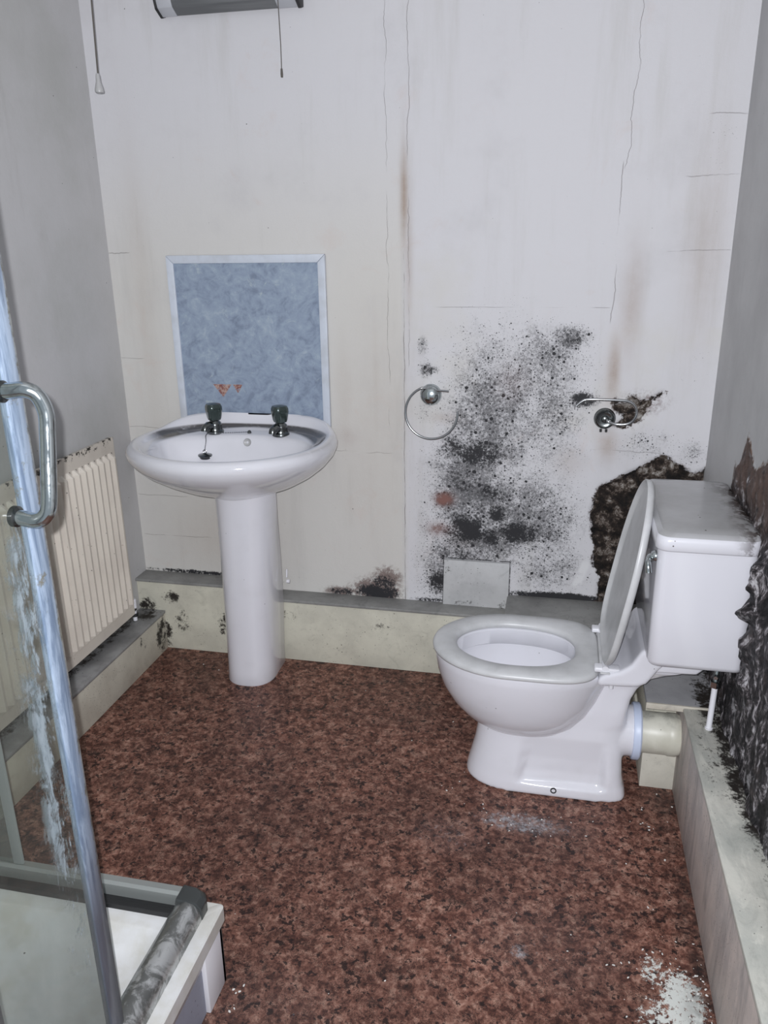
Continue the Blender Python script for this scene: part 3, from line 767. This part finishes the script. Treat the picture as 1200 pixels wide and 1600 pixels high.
zs = [(rz0, 0), (rz0 + .040, 0), (rz0 + .056, 1), (rz1 - .066, 1), (rz1 - .050, 0), (rz1, 0)]
V = []; F = []
for z, k in zs:
    for y, q in prof: V.append((-1.486 + .018 * q * k, y, z))
n = len(prof)
for i in range(len(zs) - 1):
    for j in range(n - 1): F.append((i * n + j, i * n + j + 1, (i + 1) * n + j + 1, (i + 1) * n + j))
rp = part('panel', [(V, F), box(-1.502, -1.487, ry0, ry1, rz0, rz1, .004)], RM, rad, smooth=25)
part('valve', [lathe([(0, 0), (.011, 0), (.011, .030), (.008, .034), (0, .034)], (-1.497, 2.428, .215), n=20), tube([(-1.497, 2.428, .163), (-1.497, 2.428, .215)], .008, 14)], white_pl, rad)
part('valve_nut', [tube([(-1.497, 2.405, .208), (-1.497, 2.430, .208)], .010, 6), lathe([(0, 0), (.013, 0), (.013, .012), (0, .012)], (-1.497, 2.428, .180), n=6)], black, rad)
for y in (2.30, 1.40):
    part('bracket', [box(XL + .0005, -1.500, y - .015, y + .015, .30, .80, .002)], RM, rad)

# ================================================================== WALL FITTINGS
tr = thing('towel_ring', (-.411, YB, 1.009), 'chrome towel ring with a round boss on the mouldy back wall', 'towel ring')
tro = part('rosette', lathe([(.036, 0), (.036, .004), (.032, .010), (.030, .012), (.0305, .020), (.029, .026), (.022, .032), (.012, .035), (0, .036)], (-.411, YB - .003, 1.009), (0, -1, 0), 40), chrome, tr)
pts = []
cx_, cz_, rr_ = -.404, .955, .087
for k in range(61):
    a = math.radians(112 + k * (365 - 112) / 60)
    pts.append((cx_ + rr_ * math.cos(a), YB - .040 + .006 * math.sin(a), cz_ + rr_ * math.sin(a)))
pts = [(-.411, YB - .022, 1.032)] + pts
part('ring', tube(pts, .0042, 12), steelwire, tr)
part('stub', tube([(-.411, YB - .022, 1.027), (-.38, YB - .028, 1.027), (-.348, YB - .03, 1.026)], .004, 10), steelwire, tr)

tp = thing('toilet_roll_holder', (.153, YB, .945), 'empty wire toilet roll holder with a blackened round boss by the paint loss', 'toilet roll holder')
part('rosette', lathe([(.034, 0), (.034, .004), (.031, .008), (.030, .015), (.026, .018), (.022, .016), (.012, .016), (.010, .024), (.006, .026), (0, .026)], (.153, YB - .002, .947), (0, -1, 0), 36), darkchrome, tp)
y_ = YB - .034
part('arm', tube([(.156, YB - .02, .947)] + smoothpath([(.160, y_, .944), (.185, y_, .936), (.211, y_ - .002, .936), (.232, y_ - .004, .944), (.244, y_ - .006, .962), (.245, y_ - .006, .982), (.236, y_ - .006, 1.000), (.220, y_ - .006, 1.010), (.200, y_ - .006, 1.013), (.15, y_ - .006, 1.014), (.094, y_ - .006, 1.013), (.075, y_ - .008, 1.005), (.060, y_ - .012, .992)], 6), .0045, 12), steelwire, tp)
part('screw', [lathe([(0, 0), (.004, 0), (.004, .010), (0, .011)], (.143, YB - .008, .913), (0, -.3, -1), 10), lathe([(0, 0), (.004, 0), (.004, .010), (0, .011)], (.160, YB - .008, .913), (0, -.3, -1), 10)], black, tp)

hm_ = painted('hatch_board', (.50, .505, .51), (.40, .405, .41), [(-.27, .25, .10, .04, .5), (-.14, .25, .04, .05, .7), (-.35, .36, .03, .12, .35)], .6, off=(0, 0))
hp = mk('access_panel', bevelled(prism([(-.362, .238), (-.130, .238), (-.129, .424), (-.359, .424)], 1, YB - .016, YB - .001), .0015), hm_, None)
T(hp, 'square pale access panel low on the back wall, above the boxing', 'panel')

# shaver light
wl = thing('wall_light', (-1.04, YB, 2.15), 'grey strip light with white end blocks high on the back wall', 'light')
def lampsec(x0, x1, g=0.0):
    return bevelled(prism([(YB, 2.158 - g), (2.585, 2.150 - g), (2.553 - g, 2.167 - g), (2.545 - g, 2.185), (2.545 - g, 2.235), (2.57, 2.262 + g), (YB, 2.262 + g)], 0, x0, x1), .002)
lm_g = Mat('unlit_grey_diffuser', (.12, .125, .13), rough=.35)
lm_g.col(lm_g.mix(lm_g.noise(1, 4, .5, v=lm_g.vec(3, 40, 40)).step(.4, .7), (.105, .11, .115), (.16, .165, .17)))
lm_w = Mat('pale_grey_plastic', (.42, .43, .46), rough=.4)
part('diffuser', lampsec(-1.195, -.872, -.001), lm_g, wl)
for a, c in ((-1.243, -1.195), (-.872, -.810)):
    part('end_block', lampsec(a, c), lm_w, wl)
for a, c in ((-1.250, -1.243), (-.810, -.800)):
    part('end_cap', lampsec(a, c, .003), black, wl)
cord_m = Mat('grubby_cord', (.10, .09, .08), rough=.7)
part('pull_cord', [tube([(-.862, 2.557, 2.17), (-.860, 2.557, 2.05), (-.861, 2.557, 1.985)], .0014, 8), lathe([(0, 0), (.0035, .001), (.004, .010), (.003, .024), (0, .025)], (-.861, 2.557, 1.963), n=12)], cord_m, wl)
pc = thing('ceiling_pull_cord', (-1.262, 2.2, 1.89), 'long grubby pull cord with a small white bell-shaped knob in the left corner', 'pull cord')
part('cord', tube([(-1.240, 2.2, ZC - .01), (-1.256, 2.2, 2.10), (-1.262, 2.2, 1.925)], .0022, 8), cord_m, pc)
kn = Mat('greyed_knob', (.42, .42, .42), rough=.35)
part('knob', lathe([(0, .046), (.004, .046), (.0055, .040), (.0065, .026), (.0105, .012), (.0120, .004), (.011, 0), (.007, -.001), (0, .004)], (-1.263, 2.2, 1.888), (0, 0, 1), 24), kn, pc)
part('ceiling_rose', lathe([(0, 0), (.03, 0), (.035, .01), (.035, .03), (0, .03)], (-1.240, 2.2, ZC - .03), n=24), kn, pc)

# ================================================================== SHOWER
TX1 = -.615; TYB = 1.196
tray = thing('shower_tray', (-1.05, .7, 0), 'raised white shower tray with grey side panel in the left foreground', 'shower tray')
TM = Mat('grubby_tray_acrylic', (.66, .66, .64), rough=.3)
TM.col(TM.mix((TM.speck(30, .07, .25)).max(TM.speck(60, .08, .1)), TM.mix(TM.noise(8, 7, .65).step(.4, .7), (.64, .645, .65), (.54, .53, .49)), (.05, .05, .05)))
def tr_ring(ins, z, r): return rrect(XL + ins, TX1 - ins, .10 + ins, TYB - ins, z, r)
trg = loft([tr_ring(.02, .11, .02), tr_ring(.004, .160, .01), tr_ring(0, .164, .01), tr_ring(0, .197, .01), tr_ring(.003, .200, .01), tr_ring(.085, .200, .03), tr_ring(.092, .196, .035), tr_ring(.105, .165, .05), tr_ring(.125, .152, .06), tr_ring(.25, .146, .08)])
part('tray', trg, TM, tray, smooth=40)
PM = painted('grey_marbled_panel', (.26, .27, .33), (.20, .21, .26), (), .4)
part('side_panel', [box(TX1 - .030, TX1 - .018, .12, TYB - .02, 0, .160), box(XL + .11, TX1 - .03, TYB - .030, TYB - .018, 0, .160)], PM, tray, smooth=0)
part('corner_post', [box(TX1 - .022, TX1 - .008, 1.105, TYB - .008, 0, .163, .003), box(TX1 - .09, TX1 - .008, TYB - .022, TYB - .008, 0, .163, .003)], white_pl, tray)

AL = Mat('scaled_aluminium', (.42, .43, .43), rough=.32, metal=.75)
n1 = AL.noise(22, 8, .7, .8)
AL.col(AL.mix(n1.step(.45, .62), (.20, .205, .20), (.55, .56, .56)))
AL.rough(n1 * .5 + .1)
DG = Mat('dark_corner_joint', (.06, .065, .065), rough=.3, metal=.4)
en = thing('shower_rail', (-.67, 1.17, .2), 'limescaled aluminium bottom rails meeting at a dark corner joint on the tray', 'shower rail')
def rail(u0, u1, a0, a1, ax):
    """rounded cap section running along ax from a0 to a1; u0 inner, u1 outer"""
    d = u1 - u0
    P = [(u0, .200), (u0, .222), (u0 + d * .18, .233), (u0 + d * .45, .240), (u0 + d * .72, .237), (u0 + d * .93, .226), (u1, .212), (u1, .200)]
    return prism(P, ax, a0, a1)
part('side_rail', rail(-.703, -.644, .15, 1.148, 1), AL, en, smooth=50)
ALB = Mat('dull_aluminium', (.34, .36, .35), rough=.4, metal=.5)
part('back_rail', prism([(1.150, .200), (1.150, .2035), (1.163, .2035), (1.163, .236), (1.170, .240), (1.186, .238), (1.190, .225), (1.190, .200)], 0, XL, -.690), ALB, en, smooth=30)
part('track', [box(XL, -.70, 1.138, 1.150, .200, .213, .001), box(XL, -.70, 1.150, 1.163, .2035, .209)], black, en, smooth=0)
cj = loft([[(-.700, 1.146, .2), (-.642, 1.146, .2), (-.642, 1.172, .2), (-.650, 1.186, .2), (-.666, 1.192, .2), (-.700, 1.192, .2)],
           [(-.700, 1.146, .232), (-.642, 1.146, .228), (-.642, 1.172, .228), (-.650, 1.186, .230), (-.666, 1.192, .232), (-.700, 1.192, .238)],
           [(-.698, 1.148, .243), (-.655, 1.148, .240), (-.652, 1.168, .240), (-.658, 1.178, .241), (-.670, 1.184, .243), (-.698, 1.186, .243)]])
part('corner_joint', bevelled(cj, .002), DG, en)

def glassmat(name, ye, low, ax='y'):
    """clear pane under a limescale film that thickens low down and runs from the handle"""
    m = Mat(name, (.5, .52, .5), rough=.5)
    nt = m.nt; out = nt.nodes['Material Output']
    film = nt.nodes.new('ShaderNodeBsdfDiffuse')
    tr_ = nt.nodes.new('ShaderNodeBsdfTransparent'); tr_.inputs[0].default_value = (.90, .92, .90, 1)
    gl = nt.nodes.new('ShaderNodeBsdfGlossy'); gl.inputs['Roughness'].default_value = .05
    fr = nt.nodes.new('ShaderNodeFresnel'); fr.inputs[0].default_value = 1.45
    mg = nt.nodes.new('ShaderNodeMixShader'); ge = nt.nodes.new('ShaderNodeNewGeometry'); m.put(E(m, fr.outputs[0]) * (1.0 - E(m, ge.outputs['Backfacing'])), mg.inputs[0]); nt.links.new(tr_.outputs[0], mg.inputs[1]); nt.links.new(gl.outputs[0], mg.inputs[2])
    sc = (1, 14, 3) if ax == 'y' else (14, 1, 3)
    sf = (1, 60, 16) if ax == 'y' else (60, 1, 16)
    st = m.noise(1, 8, .72, .8, v=m.vec(*sc)); fine = m.noise(1, 8, .75, .6, v=m.vec(*sf), off=3)
    z = m.z
    haze = .10 + z.step(.75, low) * .22 + (st - .5) * .22
    f = haze.max(.03)
    film_c = m.mix(z.step(.9, .3), (.16, .16, .145), (.22, .24, .235))
    if ax == 'y':
        y = m.y
        edge = y.step(ye - .12, ye - .03) * z.step(1.20, 1.10) * z.step(.30, .50)
        run = (y - (ye - .028) + (1.17 - z) * .055).abs().step(.022, .004) * z.step(1.20, 1.17) * z.step(.60, .70)
        thick = ((st * .35 + fine * .65 + (m.noise(26, 8, .75, .5, off=7) - .5) * .5) + edge * .04 + run * .10).step(.54, .68) * edge.max(run)
        f = f.max(thick * .9)
        film_c = m.mix(thick, film_c, m.mix(fine.step(.35, .65), (.20, .25, .28), (.36, .42, .46)))
    nt.links.new(film_c, film.inputs[0])
    mx = nt.nodes.new('ShaderNodeMixShader'); m.put(f.min(.96), mx.inputs[0])
    nt.links.new(mg.outputs[0], mx.inputs[1]); nt.links.new(film.outputs[0], mx.inputs[2])
    nt.links.new(mx.outputs[0], out.inputs[0])
    return m
sealm = Mat('grimy_seal_painted_reflection', (.42, .52, .70), rough=.35, coat=.1)
n1 = sealm.noise(1, 8, .7, .6, v=sealm.vec(60, 60, 6))
c_ = sealm.mix(n1.step(.38, .62), (.17, .23, .33), (.40, .49, .62))
c_ = sealm.mix((sealm.noise(30, 8, .75) + (sealm.y - .875).step(-.004, .006) * .10).step(.58, .68), c_, (.20, .19, .15))
c_ = sealm.mix(sealm.y.step(.876, .881) * .7, c_, sealm.mix(sealm.noise(60, 6, .7).step(.4, .6), (.42, .40, .33), (.10, .09, .07)))
c_ = sealm.mix(sealm.z.step(.74, .46) * .90, c_, (.075, .08, .10))  # dark reflection low on the seal, painted into its colour by height
sealm.col(c_)
GX = -.664
door = thing('shower_door', (GX, 0, .0), 'limescaled glass shower door with chrome handle in the left foreground', 'shower door')
part('glass_pane', box(GX - .003, GX + .003, .12, .852, .246, 1.95), glassmat('limescaled_door_glass', .852, .30), door, smooth=0)
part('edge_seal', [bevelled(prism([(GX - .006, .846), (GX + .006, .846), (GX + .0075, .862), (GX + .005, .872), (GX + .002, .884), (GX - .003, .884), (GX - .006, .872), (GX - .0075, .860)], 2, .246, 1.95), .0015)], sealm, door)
hx = GX + .052
hpth = smoothpath([(GX + .002, .826, 1.176), (GX + .018, .826, 1.174), (GX + .034, .827, 1.172), (hx - .006, .829, 1.178), (hx, .832, 1.194), (hx, .842, 1.24), (hx, .850, 1.28), (hx, .853, 1.305), (hx - .006, .850, 1.326), (GX + .034, .844, 1.334), (GX + .018, .840, 1.333), (GX + .002, .838, 1.332)], 7)
ho = part('handle', [tube(hpth, .0098, 22)], chrome, door)
mk('washer', [lathe([(0, 0), (.0135, 0), (.0135, .006), (.010, .008), (0, .008)], (GX + .003, .826, 1.176), (1, 0, 0), 24), lathe([(0, 0), (.0135, 0), (.0135, .006), (.010, .008), (0, .008)], (GX + .003, .838, 1.332), (1, 0, 0), 24)], darkchrome, ho)

# the sliding door of the back side, pushed towards the left wall
GY = 1.176
d2 = thing('shower_door', (-1.3, GY, .0), 'hazy glass shower door standing in the back rail, behind the handled one', 'shower door')
part('glass_pane', box(XL + .11, -1.082, GY - .003, GY + .003, .24, 1.95), glassmat('hazy_glass', 0, .3, 'x'), d2, smooth=0)
part('edge_seal', bevelled(prism([(-1.086, GY - .005), (-1.066, GY - .004), (-1.062, GY), (-1.066, GY + .004), (-1.086, GY + .005)], 2, .24, 1.95), .001), Mat('cloudy_seal', (.30, .32, .32), rough=.3), d2)
st_ = mk('frame_post', [bevelled(prism([(-.690, .615), (-.672, .615), (-.672, .655), (-.690, .655)], 2, .236, 1.95), .002)], Mat('purple_grey_anodised_post', (.16, .155, .21), rough=.35), None, loc=(-.68, .635, .236))
T(st_, 'slim purple-grey upright post behind the shower glass', 'post')

# plaster crumbs
def crumb(x, y, z, r):
    bm = bmesh.new(); bmesh.ops.create_icosphere(bm, subdivisions=1, radius=r)
    q = Matrix.Rotation(random.random() * 6, 3, 'Z')
    for v in bm.verts:
        c = v.co * random.uniform(.6, 1.25); c = q @ Vector((c.x * 1.3, c.y * .8, c.z * .45)); v.co = c + Vector((x, y, z + r * .35))
    bm.verts.index_update(); g = ([v.co.copy() for v in bm.verts], [[v.index for v in f.verts] for f in bm.faces]); bm.free(); return g
G = []
cl_ = [(.32, 1.33, .05, .07, 60, .0016), (.30, 1.38, .05, .05, 22, .0018), (-.02, 1.82, .09, .03, 34, .0016), (.31, 1.90, .04, .06, 12, .0020), (.30, 1.62, .06, .25, 14, .0018), (-.24, 1.93, .03, .05, 7, .0018), (-.62, 2.28, .35, .12, 8, .0016), (-1.18, 2.42, .1, .05, 3, .0018), (-.3, 1.4, .5, .3, 14, .0012), (-.588, 1.13, .006, .03, 8, .002)]
for cx, cy, sx_, sy_, k, r in cl_:
    for _ in range(k):
        x = min(random.gauss(cx, sx_), .375); y = random.gauss(cy, sy_)
        if ((x - .02) / .24) ** 2 + ((y - 2.03) / .12) ** 2 < 1 or y > 2.5: continue
        G.append(crumb(x, y, 0, r * random.uniform(.5, 1.8)))
pw_ = Mat('plaster_white', (.66, .65, .62), rough=.8)
T(mk('plaster_crumbs', G, pw_, None, smooth=0), 'white plaster crumbs scattered over the brown floor', 'debris', kind='stuff')
